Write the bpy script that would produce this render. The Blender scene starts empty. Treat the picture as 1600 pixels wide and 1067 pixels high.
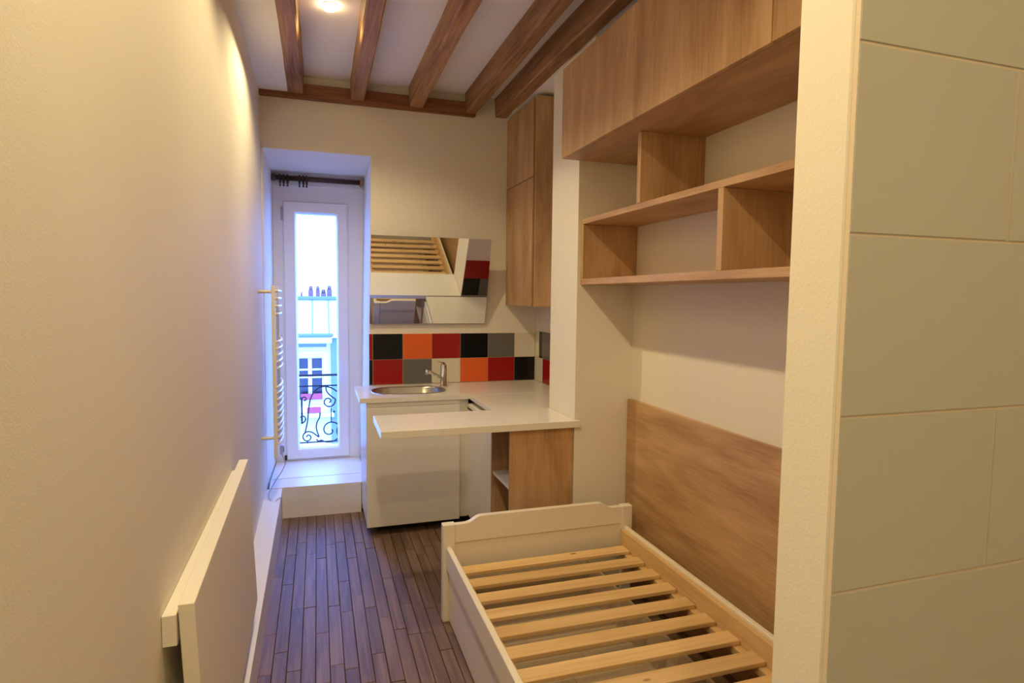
import bpy, bmesh, math, random
from mathutils import Vector, Matrix
random.seed(7)
scn = bpy.context.scene
COL = scn.collection
PI = math.pi

# ------------------------------------------------------------------ camera
YAW, PITCH, ROLL, FPX = 0.312966, 0.0737854, -0.0108848, 940.34
CAM_H = 1.55
fwd = Vector((math.sin(YAW)*math.cos(PITCH), math.cos(YAW)*math.cos(PITCH), -math.sin(PITCH)))
rgt = Vector((math.cos(YAW), -math.sin(YAW), 0))
dwn = fwd.cross(rgt)
r_ = math.cos(ROLL)*rgt + math.sin(ROLL)*dwn
d_ = -math.sin(ROLL)*rgt + math.cos(ROLL)*dwn
cam = bpy.data.cameras.new('camera')
cam.sensor_fit = 'HORIZONTAL'; cam.sensor_width = 36.0; cam.lens = FPX/1600*36
cam.clip_start = 0.02; cam.clip_end = 200
co = bpy.data.objects.new('camera', cam); COL.objects.link(co)
m = Matrix.Identity(4)
for i in range(3):
    m[i][0] = r_[i]; m[i][1] = -d_[i]; m[i][2] = -fwd[i]
m[0][3], m[1][3], m[2][3] = 0, 0, CAM_H
co.matrix_world = m
scn.camera = co

# ------------------------------------------------------------------ world, exposure
SKY_COL = (0.14, 0.29, 1.0); SKY_STR = 18.0
EXPOSURE = 0.02
SPOT_COL = (1.0, 0.79, 0.42); SPOT_W = 106.0
w = bpy.data.worlds.new('sky'); scn.world = w; w.use_nodes = True
bg = w.node_tree.nodes['Background']
bg.inputs[0].default_value = (*SKY_COL, 1); bg.inputs[1].default_value = SKY_STR
vs = scn.view_settings
vs.view_transform = 'Standard'; vs.look = 'None'; vs.exposure = EXPOSURE; vs.gamma = 1.0
vs.use_curve_mapping = False
scn.cycles.max_bounces = 10; scn.cycles.diffuse_bounces = 6; scn.cycles.glossy_bounces = 5
scn.cycles.transparent_max_bounces = 12
scn.cycles.sample_clamp_indirect = 6.0
scn.cycles.caustics_reflective = False; scn.cycles.caustics_refractive = False

# ------------------------------------------------------------------ materials
def lin(c):
    return tuple(((v/255)/12.92 if v/255 <= .04045 else ((v/255+.055)/1.055)**2.4) for v in c)
def newmat(name):
    mt = bpy.data.materials.new(name); mt.use_nodes = True
    nt = mt.node_tree; b = nt.nodes['Principled BSDF']
    return mt, nt, b
def plain(name, col, rough=.5, metal=0., bump=0., bscale=200., emis=None, estr=0., coat=0., vary=0.):
    mt, nt, b = newmat(name)
    b.inputs['Base Color'].default_value = (*col, 1)
    b.inputs['Roughness'].default_value = rough
    b.inputs['Metallic'].default_value = metal
    b.inputs['Coat Weight'].default_value = coat
    tc = nt.nodes.new('ShaderNodeTexCoord')
    if vary:
        n = nt.nodes.new('ShaderNodeTexNoise'); n.inputs['Scale'].default_value = 1.7; n.inputs['Detail'].default_value = 4
        nt.links.new(tc.outputs['Object'], n.inputs['Vector'])
        mx = nt.nodes.new('ShaderNodeMix'); mx.data_type = 'RGBA'
        mx.inputs[6].default_value = (*[c*(1-vary) for c in col], 1); mx.inputs[7].default_value = (*[min(1, c*(1+vary)) for c in col], 1)
        nt.links.new(n.outputs['Fac'], mx.inputs[0]); nt.links.new(mx.outputs[2], b.inputs['Base Color'])
    if bump:
        n2 = nt.nodes.new('ShaderNodeTexNoise'); n2.inputs['Scale'].default_value = bscale; n2.inputs['Detail'].default_value = 3
        nt.links.new(tc.outputs['Object'], n2.inputs['Vector'])
        bp = nt.nodes.new('ShaderNodeBump'); bp.inputs['Strength'].default_value = bump; bp.inputs['Distance'].default_value = .002
        nt.links.new(n2.outputs['Fac'], bp.inputs['Height']); nt.links.new(bp.outputs['Normal'], b.inputs['Normal'])
    if emis:
        b.inputs['Emission Color'].default_value = (*emis, 1); b.inputs['Emission Strength'].default_value = estr
    return mt
def wood(name, c_dark, c_mid, c_light, axis, rough=.5, fine=60., along=2.0, coarse=6., bump=.15, tint=0., knots=False, wf=.55, wc=.55):
    """streaky grain along one axis; each object gets its own offset and (tint) shade"""
    mt, nt, b = newmat(name); L = nt.links; N = nt.nodes.new
    tc = N('ShaderNodeTexCoord'); oi = N('ShaderNodeObjectInfo')
    off = N('ShaderNodeVectorMath'); off.operation = 'MULTIPLY_ADD'
    cmb = N('ShaderNodeCombineXYZ')
    for k in range(3): L.new(oi.outputs['Random'], cmb.inputs[k])
    L.new(cmb.outputs[0], off.inputs[0]); off.inputs[1].default_value = (37., 53., 71.); L.new(tc.outputs['Object'], off.inputs[2])
    def streak(sc_across, sc_along, detail):
        mp = N('ShaderNodeMapping'); L.new(off.outputs[0], mp.inputs[0])
        s = [sc_across]*3; s['XYZ'.index(axis)] = sc_along
        mp.inputs['Scale'].default_value = s
        n = N('ShaderNodeTexNoise'); n.inputs['Scale'].default_value = 1.; n.inputs['Detail'].default_value = detail; n.inputs['Distortion'].default_value = .6
        L.new(mp.outputs[0], n.inputs['Vector']); return n
    a = streak(coarse, along*.4, 3); f = streak(fine, along, 4)
    mixf = N('ShaderNodeMath'); mixf.operation = 'MULTIPLY_ADD'
    L.new(f.outputs['Fac'], mixf.inputs[0]); mixf.inputs[1].default_value = wf
    half = N('ShaderNodeMath'); half.operation = 'MULTIPLY'; L.new(a.outputs['Fac'], half.inputs[0]); half.inputs[1].default_value = wc
    L.new(half.outputs[0], mixf.inputs[2])
    cr = N('ShaderNodeValToRGB'); e = cr.color_ramp.elements
    e[0].position = .36; e[0].color = (*c_dark, 1); e[1].position = .72; e[1].color = (*c_light, 1)
    q = cr.color_ramp.elements.new(.54); q.color = (*c_mid, 1)
    L.new(mixf.outputs[0], cr.inputs[0])
    colour = cr.outputs[0]
    if knots:
        vo = N('ShaderNodeTexVoronoi'); vo.inputs['Scale'].default_value = 1.
        mp = N('ShaderNodeMapping'); s = [11.]*3; s['XYZ'.index(axis)] = 4.5; mp.inputs['Scale'].default_value = s
        L.new(off.outputs[0], mp.inputs[0]); L.new(mp.outputs[0], vo.inputs['Vector'])
        kr = N('ShaderNodeValToRGB'); kr.color_ramp.elements[0].position = .05; kr.color_ramp.elements[1].position = .11
        kr.color_ramp.elements[0].color = (.28, .15, .08, 1); kr.color_ramp.elements[1].color = (1, 1, 1, 1)
        L.new(vo.outputs['Distance'], kr.inputs[0])
        mk = N('ShaderNodeMix'); mk.data_type = 'RGBA'; mk.blend_type = 'MULTIPLY'; mk.inputs[0].default_value = 1.
        L.new(colour, mk.inputs[6]); L.new(kr.outputs[0], mk.inputs[7]); colour = mk.outputs[2]
    if tint:
        hs = N('ShaderNodeHueSaturation')
        mr = N('ShaderNodeMapRange'); mr.inputs[3].default_value = 1-tint; mr.inputs[4].default_value = 1+tint
        L.new(oi.outputs['Random'], mr.inputs[0]); L.new(mr.outputs[0], hs.inputs['Value'])
        L.new(colour, hs.inputs['Color']); colour = hs.outputs[0]
    L.new(colour, b.inputs['Base Color'])
    b.inputs['Roughness'].default_value = rough
    bp = N('ShaderNodeBump'); bp.inputs['Strength'].default_value = bump; bp.inputs['Distance'].default_value = .002
    L.new(f.outputs['Fac'], bp.inputs['Height']); L.new(bp.outputs['Normal'], b.inputs['Normal'])
    return mt

M = {}
M['wall'] = plain('wall_paint', (.80, .76, .68), .7, bump=.16, bscale=230., vary=.02)
M['ceil'] = plain('ceiling_paint', (.86, .84, .80), .85, bump=.1, bscale=60., vary=.02)
M['white'] = plain('white_lacquer', (.82, .80, .76), .35, vary=.01)
M['upvc'] = plain('white_pvc', (.84, .84, .86), .3)
M['laminate'] = plain('white_laminate', (.80, .78, .74), .32, vary=.015)
M['worktop'] = plain('worktop_laminate', (.80, .78, .74), .22, vary=.015)
M['bedwhite'] = plain('cream_bed_lacquer', (.82, .77, .68), .4, bump=.05, bscale=80.)
M['mdf'] = plain('painted_board', (.82, .78, .70), .5, bump=.08, bscale=90.)
M['dark'] = plain('dark_void', (.02, .018, .016), .8)
M['beam'] = wood('old_beam_wood', (.14, .056, .021), (.33, .16, .066), (.48, .27, .12), 'Y', .6, 70, 3, 9, .5, .18)
M['plate'] = wood('wall_plate_wood', (.10, .034, .014), (.21, .078, .032), (.31, .135, .06), 'X', .65, 70, 3, 9, .5)
oakc = ((.35, .195, .087), (.49, .30, .147), (.60, .39, .21))
M['oak_z'] = wood('oak_laminate_upright', *oakc, 'Z', .5, 110, 5, 8, .1, wf=.38, wc=.72)
M['oak_y'] = wood('oak_laminate_lengthwise', *oakc, 'Y', .5, 110, 5, 8, .1, wf=.38, wc=.72)
M['pine_x'] = wood('pine_slat', (.58, .37, .17), (.70, .48, .24), (.78, .56, .31), 'X', .5, 80, 2.5, 10, .1, .06, knots=True)
M['pine_y'] = wood('pine_rail', (.58, .37, .17), (.70, .48, .24), (.78, .56, .31), 'Y', .5, 80, 2.5, 10, .1, .04)
M['floor'] = wood('oak_parquet', (.095, .055, .034), (.165, .10, .066), (.24, .155, .105), 'Y', .52, 75, 3, 14, .2, .15)
M['joint'] = plain('floor_joint', (.035, .022, .015), .8)
M['drawerwood'] = wood('drawer_board', (.42, .33, .24), (.52, .43, .32), (.60, .50, .39), 'X', .55, 40, 2, 8, .05, .08)
M['btile'] = plain('grey_wall_tile', (.58, .575, .52), .16, vary=.03)
M['grout'] = plain('cream_grout', (.70, .60, .47), .8)
M['t_black'] = plain('tile_black', (.008, .009, .010), .15)
M['t_red'] = plain('tile_red', (.33, .012, .010), .15, vary=.08)
M['t_orange'] = plain('tile_orange', (.78, .14, .035), .15, vary=.04)
M['t_grey'] = plain('tile_grey', (.15, .145, .14), .15, vary=.05)
M['t_cream'] = plain('tile_cream', (.72, .68, .58), .15)
M['chrome'] = plain('chrome', (.75, .75, .76), .08, 1.)
M['steel'] = plain('brushed_steel', (.55, .53, .50), .28, 1., bump=.05, bscale=300)
M['mirror'] = plain('mirror_silver', (.86, .88, .87), .004, 1.)
M['radiator'] = plain('radiator_enamel', (.84, .80, .70), .3)
M['rod'] = wood('dark_rod_wood', (.02, .007, .005), (.045, .014, .009), (.07, .025, .015), 'X', .35, 60, 3, 10, .1)
M['rodend'] = plain('rod_bracket_wood', (.42, .22, .10), .5)
M['ring'] = plain('black_ring', (.015, .02, .018), .35)
M['iron'] = plain('wrought_iron', (.006, .006, .008), .8)
M['plastic'] = plain('thermostat_plastic', (.75, .80, .88), .35)
M['blueplastic'] = plain('thermostat_blue', (.10, .28, .62), .35)
M['cord'] = plain('grey_cord', (.42, .40, .40), .5)
M['render'] = plain('pale_facade', (.62, .63, .62), .8, vary=.04)
M['render_shade'] = plain('shaded_facade', (.14, .18, .20), .8, vary=.05)  # darker, bluer facade copy: shade put into the colour
M['zinc'] = plain('zinc_roof', (.52, .55, .55), .6, vary=.04)
M['zincdark'] = plain('zinc_gutter', (.11, .15, .17), .6)
M['brickred'] = plain('chimney_clay', (.20, .09, .08), .8, vary=.15)
M['pink'] = plain('pink_cloth', (.40, .04, .05), .7)
M['darkglass'] = plain('dark_window_glass', (.006, .008, .014), .3)
M['bulb'] = plain('lamp_bulb', (1, .9, .7), .4, emis=(1.0, .76, .40), estr=45.)
M['asphalt'] = plain('street', (.16, .16, .17), .9)
M['chip'] = plain('bare_wood_chip', (.45, .27, .10), .7)
# window glass: mostly clear, a little mirror
mt, nt, b = newmat('clear_pane'); nt.nodes.remove(b)
tr = nt.nodes.new('ShaderNodeBsdfTransparent'); tr.inputs[0].default_value = (.93, .96, .97, 1)
gl = nt.nodes.new('ShaderNodeBsdfGlossy'); gl.inputs['Roughness'].default_value = .01
lw = nt.nodes.new('ShaderNodeLayerWeight'); lw.inputs[0].default_value = .5
pw = nt.nodes.new('ShaderNodeMath'); pw.operation = 'POWER'; pw.inputs[1].default_value = 5.; nt.links.new(lw.outputs['Facing'], pw.inputs[0])
fr = nt.nodes.new('ShaderNodeMath'); fr.operation = 'MULTIPLY_ADD'; fr.inputs[1].default_value = .9; fr.inputs[2].default_value = .04; nt.links.new(pw.outputs[0], fr.inputs[0])
ms = nt.nodes.new('ShaderNodeMixShader')
nt.links.new(fr.outputs[0], ms.inputs[0]); nt.links.new(tr.outputs[0], ms.inputs[1]); nt.links.new(gl.outputs[0], ms.inputs[2])
nt.links.new(ms.outputs[0], nt.nodes['Material Output'].inputs[0]); M['pane'] = mt

# ------------------------------------------------------------------ builders
def mk(name, bm, mat, parent=None, origin=None, smooth=False):
    """bm in world coordinates -> object with its origin at `origin` (default: bottom centre of its box)"""
    vs_ = [v.co for v in bm.verts]
    if origin is None:
        xs = [v.x for v in vs_]; ys = [v.y for v in vs_]; zs = [v.z for v in vs_]
        origin = Vector(((min(xs)+max(xs))/2, (min(ys)+max(ys))/2, min(zs)))
    origin = Vector(origin)
    for v in bm.verts: v.co -= origin
    bmesh.ops.recalc_face_normals(bm, faces=bm.faces)
    me = bpy.data.meshes.new(name); bm.to_mesh(me); bm.free()
    if smooth:
        for p in me.polygons: p.use_smooth = True
    me.materials.append(M[mat])
    o = bpy.data.objects.new(name, me); COL.objects.link(o)
    if parent is not None:
        o.parent = parent
        o.location = origin - wpos(parent)
    else:
        o.location = origin
    return o
def wpos(o):
    p = Vector((0, 0, 0))
    while o is not None:
        p += o.location; o = o.parent
    return p
def thing(name, label, cat, loc, group=None):
    o = bpy.data.objects.new(name, None); COL.objects.link(o); o.empty_display_size = .1
    o.location = loc; o['label'] = label; o['category'] = cat
    if group: o['group'] = group
    return o
def tag(o, label, cat, group=None):
    o['label'] = label; o['category'] = cat
    if group: o['group'] = group
    return o
def struct(o, label=None):
    o['kind'] = 'structure'
    if label: o['label'] = label
    return o
def hexa(bm, p):
    """8 corners: bottom loop 0-3, top loop 4-7"""
    v = [bm.verts.new(c) for c in p]
    for f in ((3, 2, 1, 0), (4, 5, 6, 7), (0, 1, 5, 4), (1, 2, 6, 5), (2, 3, 7, 6), (3, 0, 4, 7)):
        bm.faces.new([v[i] for i in f])
def bx(bm, x0, x1, y0, y1, z0, z1):
    hexa(bm, [(x0, y0, z0), (x1, y0, z0), (x1, y1, z0), (x0, y1, z0), (x0, y0, z1), (x1, y0, z1), (x1, y1, z1), (x0, y1, z1)])
def box(name, mat, dims, parent=None, bev=0.0, seg=1):
    bm = bmesh.new(); bx(bm, *dims)
    if bev: bmesh.ops.bevel(bm, geom=bm.edges[:], offset=bev, segments=seg, affect='EDGES', profile=.6)
    return mk(name, bm, mat, parent)
def boxes(name, mat, lst, parent=None):
    bm = bmesh.new()
    for d in lst: bx(bm, *d)
    return mk(name, bm, mat, parent)
def hexo(name, mat, pts, parent=None, bev=0.):
    bm = bmesh.new(); hexa(bm, pts)
    if bev: bmesh.ops.bevel(bm, geom=bm.edges[:], offset=bev, segments=1, affect='EDGES')
    return mk(name, bm, mat, parent)
def tube_bm(bm, pts, r, n=10, caps=True):
    pts = [Vector(p) for p in pts]; rad = r if isinstance(r, (list, tuple)) else [r]*len(pts)
    rings = []; up = None
    for i, p in enumerate(pts):
        t = (pts[min(i+1, len(pts)-1)] - pts[max(i-1, 0)]).normalized()
        if up is None:
            up = Vector((0, 0, 1)) if abs(t.z) < .9 else Vector((1, 0, 0))
        u = (up - t*up.dot(t)).normalized(); v = t.cross(u); up = u
        rings.append([bm.verts.new(p + (u*math.cos(2*PI*k/n) + v*math.sin(2*PI*k/n))*rad[i]) for k in range(n)])
    for a, b2 in zip(rings, rings[1:]):
        for k in range(n):
            bm.faces.new((a[k], a[(k+1) % n], b2[(k+1) % n], b2[k]))
    if caps:
        bm.faces.new(rings[0][::-1]); bm.faces.new(rings[-1])
def tube(name, mat, pts, r, parent=None, n=10):
    bm = bmesh.new(); tube_bm(bm, pts, r, n)
    return mk(name, bm, mat, parent, smooth=True)
def prism(name, mat, poly, axis, a0, a1, parent=None, bev=0.):
    """poly of 2D points extruded along an axis ('X','Y','Z')"""
    def P(u, v, a):
        return {'X': (a, u, v), 'Y': (u, a, v), 'Z': (u, v, a)}[axis]
    bm = bmesh.new()
    A = [bm.verts.new(P(u, v, a0)) for u, v in poly]; B = [bm.verts.new(P(u, v, a1)) for u, v in poly]
    n = len(poly)
    bm.faces.new(A[::-1]); bm.faces.new(B)
    for i in range(n): bm.faces.new((A[i], A[(i+1) % n], B[(i+1) % n], B[i]))
    if bev: bmesh.ops.bevel(bm, geom=bm.edges[:], offset=bev, segments=1, affect='EDGES')
    return mk(name, bm, mat, parent)

# key planes (metres): camera stands at x=0, y=0; y runs towards the window
XL = -.35; XR = 1.63; YB = 4.43; YW = 5.05; ZC = 3.02; Y0 = -1.35
PX, PY0, PY1 = .598, .56, .656          # end of the tiled partition
WT = .90; WB = .87                       # worktop top / underside

# ================================================================== SETTING
# ---- floor: sub-floor + planks
fl = struct(box('floor', 'joint', (XL, XR, Y0, YB, -.06, -.012)), 'dark oak strip parquet floor')
box('subfloor', 'joint', (XL-.2, XR+.2, Y0-.1, 5.19, -.12, -.0605), fl)
PWID = .0575
x = XL+.095; c = 0
bm_rest = bmesh.new()
while x < XR-.005:
    x1 = min(x+PWID, XR)
    y = 4.362 if x < .285 else 4.42
    first = True
    while y > Y0+.02:
        ln = random.uniform(.28, .85) if not first else random.uniform(.12, .6)
        first = False
        y1 = max(y-ln, Y0)
        if y1 - Y0 < .15: y1 = Y0
        g = .0014
        dz = random.uniform(-.0012, .0012)
        if y > 1.75:
            bm = bmesh.new(); bx(bm, x+g, x1-g, y1+g, y-g, -.012, dz)
            top = [e for e in bm.edges if all(v.co.z > -.006 for v in e.verts)]
            bmesh.ops.bevel(bm, geom=top, offset=.0012, segments=1, affect='EDGES')
            mk('plank', bm, 'floor', fl); c += 1
        else:
            bx(bm_rest, x+g, x1-g, y1+g, y-g, -.012, dz)
        y = y1
    x = x1
rest = mk('planks', bm_rest, 'floor', fl); rest['kind'] = 'stuff'
print('planks', c)

# ---- ceiling
ce = struct(box('ceiling', 'ceil', (XL-.2, XR+.2, Y0-.1, 5.19, ZC, ZC+.1)), 'white plaster ceiling between the beams')

box('plaster_infill', 'ceil', (XL, -.165, Y0, YB-.0505, 2.897, ZC), ce)
box('plaster_infill', 'ceil', (1.362, XR, Y0, YB, 2.888, ZC), ce)
# ---- left wall
struct(box('wall_left', 'wall', (XL-.2, XL, Y0-.1, YB, -.06, ZC)), 'long cream left wall with a fine roller texture')
# ---- back wall: right block, lintel, splayed reveals
bm = bmesh.new()
hexa(bm, [(.333, YB, -.06), (XR+.2, YB, -.06), (XR+.2, YW, -.06), (.320, YW, -.06),
          (.374, YB, 2.53), (XR+.2, YB, 2.53), (XR+.2, YW, 2.53), (.367, YW, 2.53)])
hexa(bm, [(XL-.2, YB, 2.53), (XR+.2, YB, 2.53), (XR+.2, YW, 2.475), (XL-.2, YW, 2.475),
          (XL-.2, YB, ZC), (XR+.2, YB, ZC), (XR+.2, YW, ZC), (XL-.2, YW, ZC)])
hexa(bm, [(XL-.2, YB, -.06), (XL, YB, -.06), (-.328, YW, -.06), (XL-.2, YW, -.06),
          (XL-.2, YB, 2.54), (XL+.012, YB, 2.54), (-.318, YW, 2.54), (XL-.2, YW, 2.54)])
bx(bm, .45, XR+.2, YW, 5.19, -.06, ZC); bx(bm, XL-.2, -.40, YW, 5.19, -.06, ZC)
bx(bm, -.40, .45, YW, 5.19, 2.54, ZC); bx(bm, -.40, .45, YW, 5.19, -.06, .12)
wb = struct(mk('wall_back', bm, 'wall'), 'cream end wall with the window recess')
# ---- right wall (bed niche and kitchen), pier, rear wall, partition
wr = struct(box('wall_right', 'wall', (XR, XR+.2, Y0-.1, YB, -.06, ZC)), 'cream right wall behind the bed')
pier = struct(boxes('wall_pier', 'wall', [(1.297, XR, 2.91, 3.28, 0, 2.802), (1.376, XR, 2.91, 3.28, 2.802, 2.8875)]), 'white wall pier between bed niche and kitchen')
struct(box('wall_rear', 'wall', (XL, XR, Y0-.1, Y0, -.06, ZC)), 'entrance wall')
wp = struct(box('wall_partition', 'wall', (PX, XR, PY0+.008, PY1, 0, ZC), bev=.004), 'white end of the partition wall faced with grey tiles')
# grout bed and large grey tiles on the partition's front
box('grout_bed', 'grout', (PX+.001, XR, PY0+.0013, PY0+.0079, 0, ZC), wp)
GAP = .0034
zlist = [1.1885 + (i)*.2201 for i in range(-6, 9)]
for i in range(len(zlist)-1):
    za, zb2 = max(zlist[i], 0), min(zlist[i+1], ZC)
    if zb2 - za < .02: continue
    odd = (i % 2 == 0)          # rows with a joint near the visible right
    cuts = [PX+.001, .865, .865+.532, XR] if odd else [PX+.001, .865+.266, XR]
    for a, b3 in zip(cuts, cuts[1:]):
        bm = bmesh.new(); bx(bm, a+(GAP/2 if a > PX+.01 else 0), b3-GAP/2, PY0, PY0+.0012, za+GAP/2, zb2-GAP/2)
        ed = [e for e in bm.edges if all(v.co.y < PY0+.001 for v in e.verts)]
        bmesh.ops.bevel(bm, geom=ed, offset=.0009, segments=2, affect='EDGES')
        mk('tile', bm, 'btile', wp)

# ---- splash-back tiles
def splash(x0, x1, z0, z1, mat):
    bm = bmesh.new(); bx(bm, x0+.0012, x1-.0012, YB-.007, YB-.001, z0+.0012, z1-.0012)
    bmesh.ops.bevel(bm, geom=[e for e in bm.edges if all(v.co.y < YB-.006 for v in e.verts)], offset=.001, segments=1, affect='EDGES')
    mk('splash_tile', bm, mat, wb)
cols = [.350, .376, .592, .806, 1.022, 1.239, 1.452, 1.621]
for i, cm in enumerate(('t_red', 't_black', 't_orange', 't_red', 't_black', 't_grey', 't_cream')):
    splash(cols[i], cols[i+1], 1.086, 1.274, cm)
for i, cm in enumerate(('t_black', 't_red', 't_grey', 't_cream', 't_orange', 't_red', 't_black')):
    splash(cols[i], cols[i+1], .903, 1.086, cm)
box('splash_grout', 'grout', (.351, 1.621, YB-.0045, YB-.0001, .902, 1.273), wb)
def splash_r(y1, y0, z0, z1, mat):
    box('splash_tile', mat, (XR-.007, XR-.001, y0+.0012, y1-.0012, z0+.0012, z1-.0012), wr)
for a, b4, cm in ((4.42, 4.335, 't_cream'), (4.335, 4.275, 't_black'), (4.275, 4.06, 't_grey'), (4.06, 3.845, 't_red'), (3.845, 3.63, 't_red'), (3.63, 3.415, 't_orange')):
    splash_r(a, b4, 1.086, 1.29, cm)
for a, b4, cm in ((4.42, 4.255, 't_cream'), (4.255, 4.06, 't_red'), (4.06, 3.845, 't_grey'), (3.845, 3.63, 't_grey'), (3.63, 3.415, 't_black')):
    splash_r(a, b4, .903, 1.086, cm)
for z0_, z1_, cms in ((1.086, 1.274, ('t_red', 't_red')), (.903, 1.086, ('t_black', 't_grey'))):
    for (xa_, xb_), cm in zip(((1.30, 1.46), (1.46, 1.62)), cms):
        box('splash_tile', cm, (xa_+.0012, xb_-.0012, 3.2805, 3.287, z0_+.0012, z1_-.0012), pier)
box('splash_grout', 'grout', (XR-.0045, XR-.0001, 3.415, 4.42, .902, 1.29), wr)

# ---- pipe boxing along the left wall (rises towards the window) and box under the window
bm = bmesh.new()
hexa(bm, [(XL, Y0, 0), (-.256, Y0, 0), (-.246, 4.36, 0), (XL, 4.36, 0),
          (XL, Y0, .06), (-.256, Y0, .06), (-.246, 4.36, .214), (XL, 4.36, .214)])
bl = struct(mk('baseboard_left', bm, 'white'), 'wide white pipe boxing along the foot of the left wall')
box('bare_chip', 'chip', (-.2545, -.2505, 3.02, 3.19, .018, .085), bl)
bm = bmesh.new()
hexa(bm, [(-.3, 4.36, 0), (.283, 4.345, 0), (.326, 4.569, 0), (-.33, 4.569, 0),
          (-.33, 4.36, .219), (.283, 4.345, .219), (.327, 4.569, .219), (-.335, 4.569, .219)])
struct(mk('baseboard_window', bm, 'white'), 'low white box below the window')
bm = bmesh.new()
hexa(bm, [(-.333, 4.5725, 0), (.318, 4.5725, 0), (.316, YW-.002, 0), (-.322, YW-.002, 0),
          (-.333, 4.5725, .221), (.318, 4.5725, .221), (.316, YW-.002, .221), (-.322, YW-.002, .221)])
struct(mk('trim_1', bm, 'white'), 'deep white window sill board')

# ---- window
wf = struct(thing('window_1', 'narrow white single-sash window', 'window', (0, YW+.03, .2)))
del wf['category']
FY0, FY1 = YW+.002, YW+.08
boxes('window_frame', 'upvc', [(-.39, -.2442, FY0, FY1, .13, 2.53), (.2352, .44, FY0, FY1, .13, 2.53),
                        (-.2442, .2352, FY0, FY1, 2.2722, 2.53), (-.2442, .2352, FY0, FY1, .13, .2368)], wf)
boxes('bead', 'upvc', [(-.273, -.254, YW-.006, FY0, .224, 2.293), (.246, .266, YW-.006, FY0, .224, 2.293), (-.254, .246, YW-.006, FY0, 2.276, 2.293)], wf)
sash = thing('sash', '', '', (0, YW, .24)); del sash['label']; del sash['category']
sash.parent = wf; sash.location = Vector((0, YW+.015, .24)) - Vector(wf.location)
def ring_frame(name, mat, x0, x1, z0, z1, ix0, ix1, iz0, iz1, y0, y1, parent, slope=.012):
    """mitred frame with a sloping inner edge"""
    bm = bmesh.new()
    o = [(x0, z0), (x1, z0), (x1, z1), (x0, z1)]; q = [(ix0, iz0), (ix1, iz0), (ix1, iz1), (ix0, iz1)]
    s = [(ix0-slope, iz0-slope), (ix1+slope, iz0-slope), (ix1+slope, iz1+slope), (ix0-slope, iz1+slope)]
    loops = [[bm.verts.new((u, y1, v)) for u, v in o], [bm.verts.new((u, y0+.006, v)) for u, v in o],
             [bm.verts.new((u+(.006 if i in (0, 3) else -.006), y0, v+(.006 if i < 2 else -.006))) for i, (u, v) in enumerate(o)],
             [bm.verts.new((u, y0, v)) for u, v in s], [bm.verts.new((u, y0+.02, v)) for u, v in q], [bm.verts.new((u, y1, v)) for u, v in q]]
    for a, b5 in zip(loops, loops[1:]+loops[:1]):
        for i in range(4): bm.faces.new((a[i], a[(i+1) % 4], b5[(i+1) % 4], b5[i]))
    return mk(name, bm, mat, parent)
ring_frame('sash_frame', 'upvc', -.244, .235, .237, 2.272, -.149, .148, .324, 2.181, YW-.022, YW+.07, sash)
box('pane', 'pane', (-.150, .149, YW+.028, YW+.032, .323, 2.182), sash)
bm = bmesh.new(); bx(bm, .175, .206, YW-.030, YW-.022, .94, 1.035); bx(bm, .182, .199, YW-.066, YW-.030, 1.00, 1.017); bx(bm, .181, .200, YW-.072, YW-.058, .89, 1.022)
mk('window_handle', bm, 'upvc', sash)
box('hinge', 'cord', (-.261, -.245, YW-.026, YW-.006, 2.125, 2.23), sash, .003)
box('hinge', 'ring', (-.262, -.244, YW-.03, YW-.006, .235, .273), sash, .003)

# ================================================================== BEAMS
def beam(xa, xb, z0, z1, y0, y1, label, seed):
    rnd = random.Random(seed); bm = bmesh.new(); rings = []; n = 26
    ch = .008
    ph = [rnd.uniform(0, 6) for _ in range(4)]
    for i in range(n+1):
        y = y0 + (y1-y0)*i/n
        j = lambda k: .004*math.sin(y*2.1+ph[k]) + rnd.uniform(-.0018, .0018)
        a, b6, zb = xa+j(0), xb+j(1), z0+j(2)
        prof = [(a-.004, z1), (a, zb+ch), (a+ch, zb), (b6-ch, zb), (b6, zb+ch), (b6+.004, z1)]
        rings.append([bm.verts.new((u, y, v)) for u, v in prof])
    for r0, r1 in zip(rings, rings[1:]):
        for k in range(6): bm.faces.new((r0[k], r0[(k+1) % 6], r1[(k+1) % 6], r1[k]))
    bm.faces.new(rings[0]); bm.faces.new(rings[-1][::-1])
    return tag(mk('ceiling_beam', bm, 'beam'), label, 'beam', 'exposed ceiling beams')
BY = 4.378
beam(-.171, -.074, 2.886, ZC, Y0, BY, 'brown ceiling beam just left of the lit round spotlight', 1)
beam(.232, .322, 2.886, ZC, Y0, BY, 'brown ceiling beam just right of the lit round spotlight', 2)
beam(.640, .732, 2.886, ZC, Y0, BY, 'middle one of the five brown ceiling beams', 3)
beam(1.045, 1.128, 2.886, ZC, Y0, BY, 'second brown ceiling beam from the oak wall cupboards', 4)
beam(1.282, 1.372, 2.884, ZC, Y0, YB, 'dark ceiling beam nearest to the oak wall cupboards', 5)
tag(box('wall_plate', 'plate', (XL, 1.122, 4.380, YB, 2.866, 2.962), None, .004), 'red brown timber running along the end wall under the beam ends', 'beam')

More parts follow.
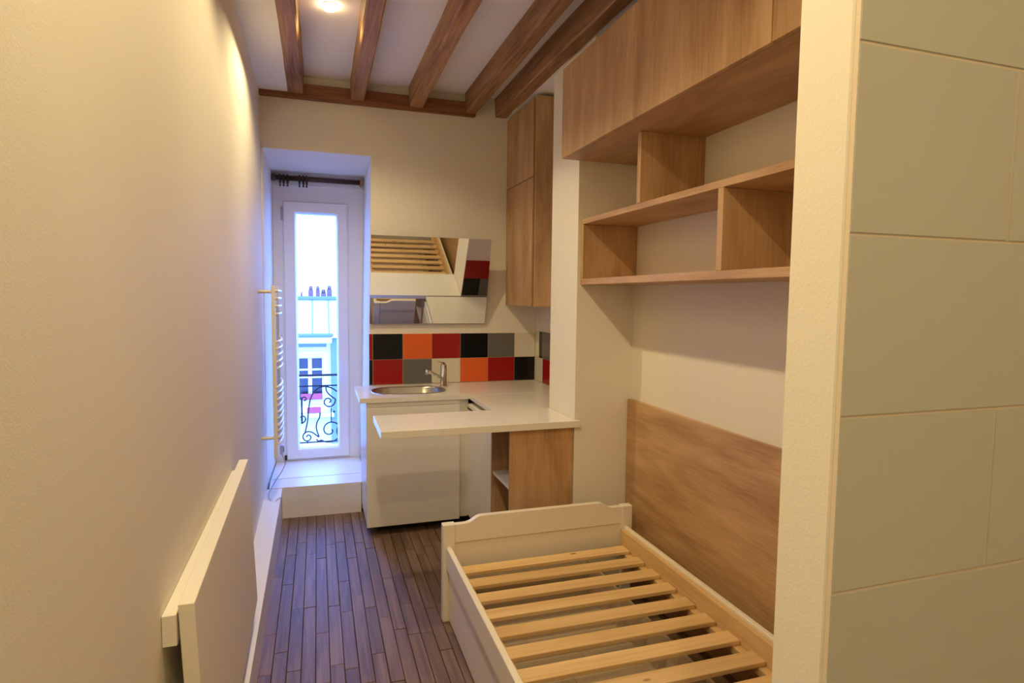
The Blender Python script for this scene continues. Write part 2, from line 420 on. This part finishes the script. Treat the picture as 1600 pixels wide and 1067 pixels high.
# ================================================================== LAMPS
def spotlamp(x, y, label, power, cone):
    t = thing('ceiling_spotlight', label, 'lamp', (x, y, ZC-.012), 'ceiling spotlights')
    bm = bmesh.new(); n = 28
    prof = [(.040, ZC), (.040, ZC-.002), (.038, ZC-.0035), (.035, ZC-.003), (.033, ZC-.001)]
    rg = [[bm.verts.new((x+rr*math.cos(2*PI*k/n), y+rr*math.sin(2*PI*k/n), zz)) for k in range(n)] for rr, zz in prof]
    for a, b7 in zip(rg, rg[1:]):
        for k in range(n): bm.faces.new((a[k], a[(k+1) % n], b7[(k+1) % n], b7[k]))
    mk('trim_ring', bm, 'upvc', t, smooth=True)
    bm = bmesh.new()
    prof = [(.032, ZC-.003), (.034, ZC-.012), (.030, ZC-.021), (.018, ZC-.027), (.008, ZC-.029)]
    rg = [[bm.verts.new((x+rr*math.cos(2*PI*k/n), y+rr*math.sin(2*PI*k/n), zz)) for k in range(n)] for rr, zz in prof]
    for a, b7 in zip(rg, rg[1:]):
        for k in range(n): bm.faces.new((a[k], a[(k+1) % n], b7[(k+1) % n], b7[k]))
    bm.faces.new(rg[-1])
    mk('bulb', bm, 'bulb', t, smooth=True)
    ld = bpy.data.lights.new('spot_light', 'SPOT'); ld.energy = power; ld.color = SPOT_COL
    ld.spot_size = math.radians(cone); ld.spot_blend = .5; ld.shadow_soft_size = .022
    lo = bpy.data.objects.new('spot_light', ld); COL.objects.link(lo); lo.parent = t; lo.location = (0, 0, -.021)
spotlamp(.078, 3.315, 'lit round ceiling spotlight between the two leftmost beams', SPOT_W*.68, 140)
spotlamp(.05, 2.12, 'ceiling spotlight above the foot of the bed, out of frame', SPOT_W*.36, 128)
spotlamp(.02, .92, 'ceiling spotlight over the bed side, above the camera', SPOT_W*.74, 150)
spotlamp(.078, -.28, 'ceiling spotlight over the entrance behind the camera', SPOT_W*.6, 150)

# ================================================================== UPPER OAK CUPBOARDS
cu = thing('wall_cupboard', 'long oak overhead cupboard with flush doors above the bed shelves', 'cupboard', (1.42, 1.8, 2.256))
CX = 1.197
boxes('carcass', 'oak_y', [(CX+.02, XR-.002, .70, 2.908, 2.256, 2.276), (CX+.02, XR-.002, .70, 2.908, 2.68, 2.698),
                           (XR-.02, XR-.002, .70, 2.908, 2.276, 2.68), (CX+.02, XR-.02, .70, .718, 2.276, 2.68), (CX+.02, XR-.02, 2.89, 2.908, 2.276, 2.68)], cu)
for a, b8 in ((2.178, 2.909), (1.4145, 2.1765), (.70, 1.4105)):
    box('door', 'oak_z', (CX, CX+.0185, a, b8, 2.2565, 2.700), cu, .0012)

# ================================================================== OPEN SHELVES
sh = thing('wall_shelf', 'oak open wall shelf with staggered dividers over the bed', 'shelf', (1.47, 1.8, 1.62))
SX = 1.315
box('shelf', 'oak_y', (SX, XR-.002, .70, 2.908, 1.618, 1.648), sh, .001)
box('shelf', 'oak_y', (SX, XR-.002, .70, 2.908, 1.930, 1.956), sh, .001)
box('end_panel', 'oak_z', (SX, XR-.002, 2.884, 2.908, 1.6485, 1.9295), sh, .001)
box('divider', 'oak_z', (SX-.005, XR-.002, 2.306, 2.334, 1.9565, 2.2555), sh, .001)
box('divider', 'oak_z', (SX, XR-.002, 1.752, 1.782, 1.6485, 1.9295), sh, .001)

# ================================================================== OAK PANEL BEHIND BED
tag(box('wall_panel', 'oak_y', (1.607, XR-.002, .70, 2.905, .0, 1.003), None, .0015), 'large oak panel fixed to the wall beside the bed', 'panel')

# ================================================================== TALL KITCHEN CUPBOARD
tc_ = thing('kitchen_wall_cupboard', 'tall oak kitchen wall cupboard with two stacked doors beside the splashback', 'cupboard', (1.5, 4.1, 1.488))
boxes('carcass', 'oak_z', [(1.398, XR-.002, 3.800, 4.428, 1.488, 1.506), (1.398, XR-.002, 3.800, 4.428, 2.846, 2.864),
                           (1.377, XR-.002, 3.782, 3.800, 1.488, 2.864), (1.398, XR-.002, 4.41, 4.428, 1.506, 2.846), (XR-.012, XR-.002, 3.8, 4.41, 1.506, 2.846)], tc_)
box('door', 'oak_z', (1.377, 1.395, 3.842, 4.428, 1.488, 2.352), tc_, .001)
box('door', 'oak_z', (1.377, 1.395, 3.842, 4.428, 2.357, 2.866), tc_, .001)
box('finger_groove', 'plate', (1.388, 1.397, 3.800, 3.842, 1.490, 2.860), tc_)

# ================================================================== MIRROR
mi = thing('wall_mirror', 'frameless mirror tilted forward above the tiled splashback', 'mirror', (.779, 4.40, 1.349))
def tilted(name, mat, x0, x1, t0, t1, d0, d1, parent):
    # t along the slope (0 bottom..1 top), d = depth behind the front face
    A = Vector((0, 4.405, 1.349)); B = Vector((0, 4.2295, 1.962)); ax = (B-A); L = ax.length; ax.normalize()
    nb = Vector((0, ax.z, -ax.y))
    pts = []
    for t in (t0, t1):
        for xx, dd in ((x0, d0), (x1, d0), (x1, d1), (x0, d1)):
            p = A + ax*(t*L) + nb*dd; pts.append((xx, p.y, p.z))
    return hexo(name, mat, pts, parent)
tilted('mirror_glass', 'mirror', .353, 1.206, 0, 1, 0, .004, mi)
tilted('backing', 'dark', .356, 1.203, .003, .997, .0041, .010, mi)
for k_ in ('t_black', 't_red', 't_grey', 't_orange'):
    M[k_].node_tree.nodes['Principled BSDF'].inputs['Specular IOR Level'].default_value = .25
for xx in (.45, 1.1):
    tube('bracket', 'steel', [(xx, 4.429, 1.90), (xx, 4.245, 1.90)], .005, mi, 8)
    tube('bracket', 'steel', [(xx, 4.429, 1.42), (xx, 4.397, 1.42)], .005, mi, 8)

# ================================================================== WORKTOPS
def plate_hole(name, mat, outer, hole, z0, z1, parent=None):
    bm = bmesh.new(); e = []
    for lp in (outer, hole):
        v = [bm.verts.new((x_, y_, z1)) for x_, y_ in lp]
        for i in range(len(v)): e.append(bm.edges.new((v[i], v[(i+1) % len(v)])))
    bmesh.ops.triangle_fill(bm, edges=e, use_beauty=True)
    fs = bm.faces[:]
    ex = bmesh.ops.extrude_face_region(bm, geom=fs)
    for g in ex['geom']:
        if isinstance(g, bmesh.types.BMVert): g.co.z = z0
    return mk(name, bm, mat, parent)
def rrect(x0, x1, y0, y1, r, n=8):
    out = []
    for cx, cy, a0 in ((x1-r, y1-r, 0), (x0+r, y1-r, PI/2), (x0+r, y0+r, PI), (x1-r, y0+r, 3*PI/2)):
        for k in range(n+1):
            a = a0 + PI/2*k/n; out.append((cx+r*math.cos(a), cy+r*math.sin(a)))
    return out
SK = (.350, .835, 3.985, 4.295, .13)
wt = plate_hole('worktop', 'worktop', [(.246, 3.862), (1.621, 3.862), (1.621, YB-.009), (.334+.02, YB-.009), (.334+.02, YB-.02), (.246, YB-.02)], rrect(*SK), WB, WT)
tag(wt, 'white sink worktop under the coloured tile splashback', 'worktop')
tag(box('worktop', 'worktop', (.960, 1.621, 3.307, 3.850, WB-.004, WT-.004), None, .001), 'plain white worktop piece over the fridge between sink and bar', 'worktop')
prm = [(.281, 2.887), (1.322, 2.887), (1.322, 2.907), (1.294, 2.907), (1.294, 3.2955), (.281, 3.2955)]
bar = prism('breakfast_bar', 'worktop', prm, 'Z', WB-.006, WT, None, .0015)
tag(bar, 'narrow white breakfast bar jutting out in front of the sink cabinet', 'bar counter')

# sink
sk = thing('sink', 'stainless steel oval sink basin set into the white worktop', 'sink', (.59, 4.14, .75))
bm = bmesh.new(); x0, x1, y0, y1, rr = SK
def loop(bm, off, z, rad):
    return [bm.verts.new((a, b9, z)) for a, b9 in rrect(x0-off, x1+off, y0-off, y1+off, max(rad+off, .02))]
lp = [loop(bm, .012, WT+.0006, rr), loop(bm, .010, WT+.003, rr), loop(bm, -.004, WT+.0025, rr), loop(bm, -.009, WT-.01, rr), loop(bm, -.02, WT-.11, rr), loop(bm, -.05, WT-.135, rr)]
for a, b9 in zip(lp, lp[1:]):
    n = len(a)
    for i in range(n): bm.faces.new((a[i], a[(i+1) % n], b9[(i+1) % n], b9[i]))
bm.faces.new(lp[-1])
mk('basin', bm, 'steel', sk, smooth=True)
bm = bmesh.new(); bmesh.ops.create_cone(bm, cap_ends=True, segments=24, radius1=.032, radius2=.03, depth=.004, matrix=Matrix.Translation((.72, 4.14, WT-.131)))
mk('drain', bm, 'chrome', sk)
tp = thing('mixer_tap', 'chrome single lever mixer tap at the right end of the sink', 'tap', (.862, 4.262, WT))
tube('tap_body', 'chrome', [(.862, 4.262, WT), (.862, 4.262, WT+.006), (.862, 4.262, WT+.0061), (.862, 4.262, WT+.15), (.862, 4.262, WT+.162)], [.028, .028, .0225, .0225, .019], tp, 20)
tube('spout', 'chrome', [(.855, 4.252, WT+.058), (.79, 4.20, WT+.094), (.725, 4.145, WT+.130)], [.012, .0115, .011], tp, 14)
tube('aerator', 'chrome', [(.725, 4.145, WT+.141), (.719, 4.140, WT+.104)], .0135, tp, 14)
tube('lever', 'chrome', [(.862, 4.262, WT+.163), (.845, 4.245, WT+.172), (.808, 4.208, WT+.188)], [.013, .006, .005], tp, 10)

# sink cabinet
sc = thing('sink_cabinet', 'white sink cabinet with one plain door, lit blue on its window side', 'cabinet', (.59, 4.1, 0))
box('side_panel', 'laminate', (.287, .303, 3.886, 4.405, .062, WB-.001), sc)
box('side_panel', 'laminate', (.878, .894, 3.886, 4.405, .062, WB-.001), sc)
box('floor_panel', 'laminate', (.303, .878, 3.886, 4.405, .062, .078), sc)
box('door', 'laminate', (.286, .893, 3.868, 3.885, .058, .838), sc, .0012)
box('fascia', 'laminate', (.286, .893, 3.872, 3.885, .841, WB-.001), sc)
box('plinth', 'dark', (.36, .88, 3.96, 3.975, 0, .061), sc)
box('corner_filler', 'mdf', (.8945, .957, 3.9015, 3.92, .06, WB-.001), sc)
# fridge / appliance
fg = thing('under_counter_fridge', 'white under counter fridge beside the corner filler, below the worktop', 'fridge', (1.2, 3.6, 0))
box('body', 'laminate', (.972, 1.45, 3.292, 3.90, .05, .835), fg, .003)
box('door', 'laminate', (.952, .970, 3.292, 3.90, .075, .770), fg, .004)
box('control_panel', 'upvc', (.955, .9715, 3.292, 3.90, .776, .834), fg, .003)
box('grip_slot_shade', 'dark', (.9512, .9545, 3.72, 3.895, .800, .809), fg)  # thin near-black strip on the panel, painting the shade inside a slot
for yy in (3.32, 3.86):
    tube('foot', 'ring', [(1.0, yy, 0), (1.0, yy, .05)], .015, fg, 10)
# open oak end unit under the bar
eu = thing('open_base_unit', 'open oak shelf unit carrying the breakfast bar', 'cabinet', (1.12, 3.09, 0))
zt_ = WB-.007
box('end_panel', 'oak_z', (.940, 1.294, 2.916, 2.936, 0, zt_), eu, .0008)
box('end_panel', 'oak_z', (.942, 1.294, 3.264, 3.282, 0, zt_), eu, .0008)
box('back_panel', 'oak_z', (1.276, 1.294, 2.937, 3.263, 0, zt_), eu)
box('shelf', 'laminate', (.948, 1.275, 2.937, 3.263, .535, .553), eu, .0008)
box('shelf', 'oak_y', (.948, 1.275, 2.937, 3.263, .06, .078), eu, .0008)

# ================================================================== BED
bd = thing('bed', 'cream single bed frame with bare pine slats', 'bed', (1.05, 1.75, 0))
BX0, BX1, BY1, BY0 = .550, 1.552, 2.765, .765
BW = 'bedwhite'
fb = None
# footboard: posts, scalloped top board, recessed panel
def footboard(y0, y1, top, nm):
    pan = box(nm, BW, (BX0+.055, BX1-.055, y0+.014, y1-.014, .06, top-.08), bd)
    box('bed_post', BW, (BX0, BX0+.060, y0, y1, 0, top), bd, .003)
    box('bed_post', BW, (BX1-.060, BX1, y0, y1, 0, top), bd, .003)
    xa, xb = BX0+.0605, BX1-.0605
    zlo, zt2 = top-.092, top-.004
    hi = .030
    pts = [(xa, zlo), (xb, zlo), (xb, zt2)]
    for i in range(9):
        s = i/8; pts.append((xb-.055-.07*s, zt2 + hi*(3*s*s-2*s**3)))
    for i in range(9):
        s = i/8; pts.append((xa+.125-.07*s, zt2 + hi*(1-(3*s*s-2*s**3))))
    pts.append((xa, zt2))
    prism('top_board', BW, pts, 'Y', y0+.006, y1-.006, bd, .0015)
footboard(2.722, BY1, .474, 'footboard')
footboard(BY0, BY0+.043, .474, 'headboard')
for sx0, sx1 in ((.565, .589), (1.500, 1.522)):
    bm = bmesh.new(); bx(bm, sx0, sx1, BY0+.0435, 2.7215, .262, .370)
    bmesh.ops.bevel(bm, geom=bm.edges[:], offset=.003, segments=1, affect='EDGES')
    mk('side_rail', bm, BW, bd)
box('inner_rail', 'pine_y', (1.478, 1.4995, BY0+.05, 2.715, .245, .358), bd, .001)
box('inner_rail', 'pine_y', (.5895, .608, BY0+.05, 2.715, .245, .325), bd, .001)
box('ledger', 'pine_y', (1.445, 1.4775, BY0+.05, 2.715, .243, .2715), bd, .001)
box('ledger', 'pine_y', (.6085, .640, BY0+.05, 2.715, .243, .2715), bd, .001)
ys = 2.668; k = 0
while ys-.072 > BY0+.06:
    bm = bmesh.new(); dx = random.uniform(-.003, .003)
    bx(bm, .611, 1.474+dx, ys-.072, ys, .2725, .2905)
    bmesh.ops.bevel(bm, geom=bm.edges[:], offset=.002, segments=1, affect='EDGES')
    sl = mk('slat', bm, 'pine_x', bd); sl.rotation_euler.z = random.uniform(-.004, .004)
    ys -= .1365; k += 1
# under-bed drawers
def drawer(y0, y1, label):
    d = thing('underbed_drawer', label, 'drawer', (.97, (y0+y1)/2, .012), 'drawers under the bed')
    box('drawer_front', BW, (.578, .592, y0, y1, .014, .250), d, .002)
    box('drawer_back', 'drawerwood', (1.288, 1.300, y0+.01, y1-.01, .022, .222), d, .001)
    box('drawer_side', 'drawerwood', (.593, 1.2875, y0+.01, y0+.028, .022, .215), d, .001)
    box('drawer_side', 'drawerwood', (.593, 1.2875, y1-.028, y1-.01, .022, .215), d, .001)
    n = 8; yy0, yy1 = y0+.029, y1-.029
    for i in range(n):
        a = yy0+(yy1-yy0)*i/n; b10 = yy0+(yy1-yy0)*(i+1)/n
        cut = .593+random.uniform(.25, .5)
        box('bottom_board', 'drawerwood', (.593, cut-.0008, a+.0008, b10-.0008, .042, .052), d)
        box('bottom_board', 'drawerwood', (cut+.0008, 1.2875, a+.0008, b10-.0008, .042, .052), d)
    for yy in (y1-.22, y0+.10):
        bm = bmesh.new(); bmesh.ops.create_cone(bm, cap_ends=True, segments=14, radius1=.009, radius2=.009, depth=.003,
              matrix=Matrix.Translation((.5765, yy, .236)) @ Matrix.Rotation(PI/2, 4, 'Y'))
        mk('cap', bm, 'upvc', d)
    for xx in (.64, 1.26):
        for yy in (y0+.06, y1-.06):
            tube('castor', 'ring', [(xx-.012, yy, .020), (xx+.012, yy, .020)], .020, d, 12)
drawer(1.748, 2.712, 'cream underbed drawer nearest the footboard')
drawer(.82, 1.742, 'cream underbed drawer nearest the camera')

# ================================================================== DROP-LEAF TABLE ON THE LEFT WALL
dt = thing('drop_leaf_table', 'white fold-down table hanging against the left wall', 'table', (-.30, 2.1, .22))
box('wall_batten', 'mdf', (XL+.001, -.3185, 1.506, 2.715, .737, .812), dt, .0015)
bm = bmesh.new()
zt1, zt2, zb1 = .832, .868, .245
y0, y1 = 1.512, 2.668
hexa(bm, [(-.291, y0, .215), (-.256, y0, .215), (-.256, y1, .262), (-.291, y1, .262),
          (-.3160, y0, zt1), (-.281, y0, zt1), (-.281, y1, zt2), (-.3160, y1, zt2)])
bmesh.ops.bevel(bm, geom=bm.edges[:], offset=.0015, segments=1, affect='EDGES')
mk('leaf', bm, 'mdf', dt)
for yy in (1.72, 2.1, 2.48):
    tube('hinge', 'steel', [(-.3172, yy-.03, .808), (-.3172, yy+.03, .808)], .003, dt, 8)

# ================================================================== TOWEL RADIATOR
ra = thing('towel_radiator', 'white ladder towel radiator on the left wall by the window', 'radiator', (-.28, 4.25, .51))
RY0, RY1 = 4.05, 4.46
box('post', 'radiator', (-.274, -.251, RY0-.012, RY0+.012, .508, 1.606), ra, .004, 2)
box('post', 'radiator', (-.274, -.251, RY1-.012, RY1+.012, .508, 1.606), ra, .004, 2)
for z in (1.571, 1.525, 1.476, 1.426, 1.250, 1.208, 1.166, 1.124, 1.082, .963, .925, .883, .845, .803, .764, .721, .683, .640, .601):
    pts = [(-.250 + .018*math.sin(PI*s/8)**.7 if 0 < s < 8 else -.250, RY0+(RY1-RY0)*s/8, z) for s in range(9)]
    tube('rung', 'radiator', pts, .0090, ra, 10)
for yy in (RY0,):
    for zz in (1.567, .640):
        xw = XL+.001 if yy < 4.5 else XL+.012
        tube('bracket', 'radiator', [(xw, yy, zz), (-.2735, yy, zz)], .011, ra, 12)
box('thermostat', 'plastic', (-.262, -.238, RY1-.055, RY1-.015, .44, .506), ra, .006, 2)
box('thermostat_dial', 'blueplastic', (-.2375, -.232, RY1-.048, RY1-.022, .452, .494), ra, .002)
cpts = [(-.25, 4.43, .44), (-.236, 4.43, .40), (-.228, 4.425, .37), (-.25, 4.41, .32), (-.285, 4.39, .27), (-.315, 4.36, .225), (-.325, 4.28, .216), (-.322, 4.20, .214),
        (-.305, 4.13, .207), (-.28, 4.12, .205), (-.262, 4.13, .214), (-.247, 4.14, .219), (-.241, 4.145, .205), (-.240, 4.15, .16), (-.240, 4.15, .06)]
def smooth_pts(p, n=6):
    p = [Vector(q) for q in p]; out = []
    for i in range(len(p)-1):
        a, b11, c_, d2 = p[max(i-1, 0)], p[i], p[i+1], p[min(i+2, len(p)-1)]
        for k in range(n):
            t = k/n
            out.append(.5*((2*b11)+(-a+c_)*t+(2*a-5*b11+4*c_-d2)*t*t+(-a+3*b11-3*c_+d2)*t**3))
    out.append(p[-1]); return out
tube('power_cord', 'cord', smooth_pts(cpts), .0028, ra, 8)

# ================================================================== CURTAIN ROD
RY, RZ = 4.975, 2.437
cr_ = thing('curtain_rod', 'dark brown wooden curtain rod above the window', 'curtain rod', (0, RY, RZ-.02))
box('mounting_board', 'upvc', (-.318, .352, YW-.0135, YW-.0005, 2.392, 2.462), cr_, .002)
tube('pole', 'rod', [(-.309, RY, RZ), (.331, RY, RZ)], .0195, cr_, 16)
tube('finial', 'rod', [(-.321, RY, RZ), (-.314, RY, RZ), (-.313, RY, RZ), (-.296, RY, RZ), (-.287, RY, RZ)], [.024, .029, .025, .027, .0198], cr_, 16)
box('end_bracket', 'rodend', (.332, .353, RY-.024, YW-.014, RZ-.024, RZ+.024), cr_, .003)
box('end_bracket', 'rod', (-.302, -.287, RY, YW-.014, RZ-.013, RZ+.013), cr_, .002)
names = ['leftmost', 'second', 'third', 'fourth', 'fifth', 'rightmost']
for i, xx in enumerate((-.258, -.233, -.205, -.119, -.091, -.067)):
    bm = bmesh.new(); n = 20
    cz = RZ-.0095; R_ = .0335
    tube_bm(bm, [(xx+.003*math.sin(2*PI*k/n), RY+R_*math.sin(2*PI*k/n), cz+R_*math.cos(2*PI*k/n)) for k in range(n+1)], .0058, 8, False)
    tube_bm(bm, [(xx, RY, cz-R_-.003), (xx, RY, cz-R_-.020)], [.0045, .008], 8)
    tag(mk('curtain_ring', bm, 'ring', smooth=True), '%s of the six black curtain rings on the rod' % names[i], 'curtain ring', 'curtain rings')

# ================================================================== BALCONY RAILING
br = thing('balcony_railing', 'black wrought iron balcony railing with scrolls outside the window', 'railing', (0, 5.35, .25))
YR = 5.35
for z, rr in ((.868, .0095), (.777, .0065), (.292, .0065), (.253, .0085)):
    tube('rail', 'iron', [(-.55, YR, z), (.55, YR, z)], rr, br, 8)
def spiral(cx, cz, r0, r1, a0, a1, n=30):
    return [(cx+(r0+(r1-r0)*i/n)*math.cos(a0+(a1-a0)*i/n), YR, cz+(r0+(r1-r0)*i/n)*math.sin(a0+(a1-a0)*i/n)) for i in range(n+1)]
def scrolls(dx, sgn):
    K = 1.092
    f = lambda pts: [(dx+sgn*p[0]*K, p[1], .253+(p[2]-.362)*K) for p in pts]
    S = lambda pts, r=.0058: tube('scroll', 'iron', f(pts), r, br, 6)
    S(smooth_pts([(.055, YR, .84), (.06, YR, .80), (.085, YR, .765)] + spiral(.075, .716, .055, .008, .9, .9-2*PI*1.35)[2:]))
    S([(.093, YR, .664), (.093, YR, .55)], .004)
    S(smooth_pts([(-.02, YR, .42), (-.005, YR, .405)]+spiral(.085, .486, .105, .010, -2.6, -2.6+2*PI*1.5)[1:]))
    S(smooth_pts([(.01, YR, .63), (.005, YR, .59), (-.015, YR, .55), (-.018, YR, .50), (.0, YR, .44)]))
    S(smooth_pts([(.0, YR, .435), (-.05, YR, .475)]+spiral(-.083, .440, .045, .008, 1.2, 1.2+2*PI*1.3)[1:]))
    S(smooth_pts([(-.105, YR, .47), (-.085, YR, .56), (-.075, YR, .65), (-.06, YR, .74), (-.02, YR, .81), (.04, YR, .835), (.10, YR, .82), (.14, YR, .79)]))
    S([(-.125, YR, .755), (-.125, YR, .565)], .008)
    S(spiral(-.125, .59, .035, .012, -1.5, 2.6, 16))
    S(spiral(-.105, .74, .02, .008, 2.8, -2.2, 14))
    for bx_, bz_ in ((.115, .632), (-.125, .555), (.077, .395), (-.085, .398), (.06, .835)):
        bm = bmesh.new(); bmesh.ops.create_uvsphere(bm, u_segments=8, v_segments=6, radius=.010, matrix=Matrix.Translation((dx+sgn*bx_*K, YR, .253+(bz_-.362)*K)))
        mk('knob', bm, 'iron', br)
scrolls(0, 1); scrolls(.328, -1); scrolls(-.328, -1)
box('balcony_slab', 'render', (-.7, .7, 5.192, 5.42, .08, .17), br)

# ================================================================== BUILDING ACROSS THE STREET
bu = thing('apartment_building', 'pale building across the street with zinc roof and chimneys', 'building', (0, 18.5, -9))
YF = 18.
boxes('facade', 'render', [(-9, -.75, YF, YF+.3, -9, .19), (.235, .35, YF-.02, YF+.3, -9, .19), (-.75, .235, YF, YF+.3, -9, -1.9), (-.75, .235, YF, YF+.3, -.034, .06)], bu)
box('facade_wing', 'render_shade', (.352, 9, YF-.08, YF+.3, -9, .30), bu)  # adjoining wall in shadow, the shade carried by its colour
box('shaded_band', 'render_shade', (-9, .35, YF-.01, YF+.3, .061, .19), bu)  # wall band below the cornice, its shadow painted in as colour
box('cornice', 'render', (-9, .38, YF-.35, YF+.3, .19, .375), bu, .02)
box('gutter', 'zincdark', (-9, .42, YF-.40, YF+.3, .376, .465), bu, .02)
hexo('roof', 'zinc', [(-9, YF-.2, .466), (9, YF-.2, .466), (9, YF+6, .466), (-9, YF+6, .466), (-9, YF+.9, 1.40), (9, YF+.9, 1.40), (9, YF+6, 1.40), (-9, YF+6, 1.40)], bu)
box('roof_ridge', 'zincdark', (-9, 9, YF+.85, YF+6, 1.401, 1.505), bu, .02)
for xx in (-1.6, -1.1, -.62, -.14, .31, .8, 1.3):
    hexo('roof_seam', 'zincdark', [(xx-.012, YF-.21, .47), (xx+.012, YF-.21, .47), (xx+.012, YF-.17, .47), (xx-.012, YF-.17, .47),
                                (xx-.012, YF+.86, 1.40), (xx+.012, YF+.86, 1.40), (xx+.012, YF+.90, 1.40), (xx-.012, YF+.90, 1.40)], bu)
box('parapet', 'zinc', (-9, 9, YF+.5, YF+.56, 1.0, 1.10), bu)
# chimneys
for (xx, wd, h) in ((-.47, .06, 1.62), (-.19, .15, 1.80), (0.02, .13, 1.80), (.19, .17, 1.70), (.37, .16, 1.82), (-1.2, .3, 1.8), (1.2, .3, 1.8)):
    st = box('chimney', 'brickred', (xx-wd/2, xx+wd/2, YF+2, YF+2.3, 1.5, h-.10), bu)
    tube('chimney_pot', 'brickred', [(xx, YF+2.15, h-.10), (xx, YF+2.15, h+.03)], [wd*.42, wd*.34], st, 10)
# window opposite
wo = ring_frame('window', 'render', -.62, .235, -1.62, -.034, -.515, .106, -1.45, -.25, YF-.03, YF+.25, bu, .03)
box('pane', 'darkglass', (-.515, .106, YF+.10, YF+.12, -1.45, -.25), wo)
box('mullion', 'render', (-.275, -.172, YF+.03, YF+.09, -1.45, -.25), wo)
for zz in (-.58, -.80):
    box('glazing_bar', 'render', (-.515, -.276, YF+.04, YF+.09, zz-.025, zz+.025), wo)
    box('glazing_bar', 'render', (-.171, .106, YF+.04, YF+.09, zz-.025, zz+.025), wo)
box('ledge', 'render', (-.75, .42, YF-.30, YF-.035, -1.92, -1.80), bu, .01)
box('cloth_strip', 'pink', (-.48, .10, YF-.15, YF-.12, -1.42, -1.25), bu, .01)
box('cloth_strip', 'pink', (-.32, .06, YF-.25, YF-.20, -1.79, -1.62), bu, .01)
st_ = struct(box('ground_street', 'asphalt', (-20, 20, 5.2, 17.99, -9.3, -9.0)), 'street below')
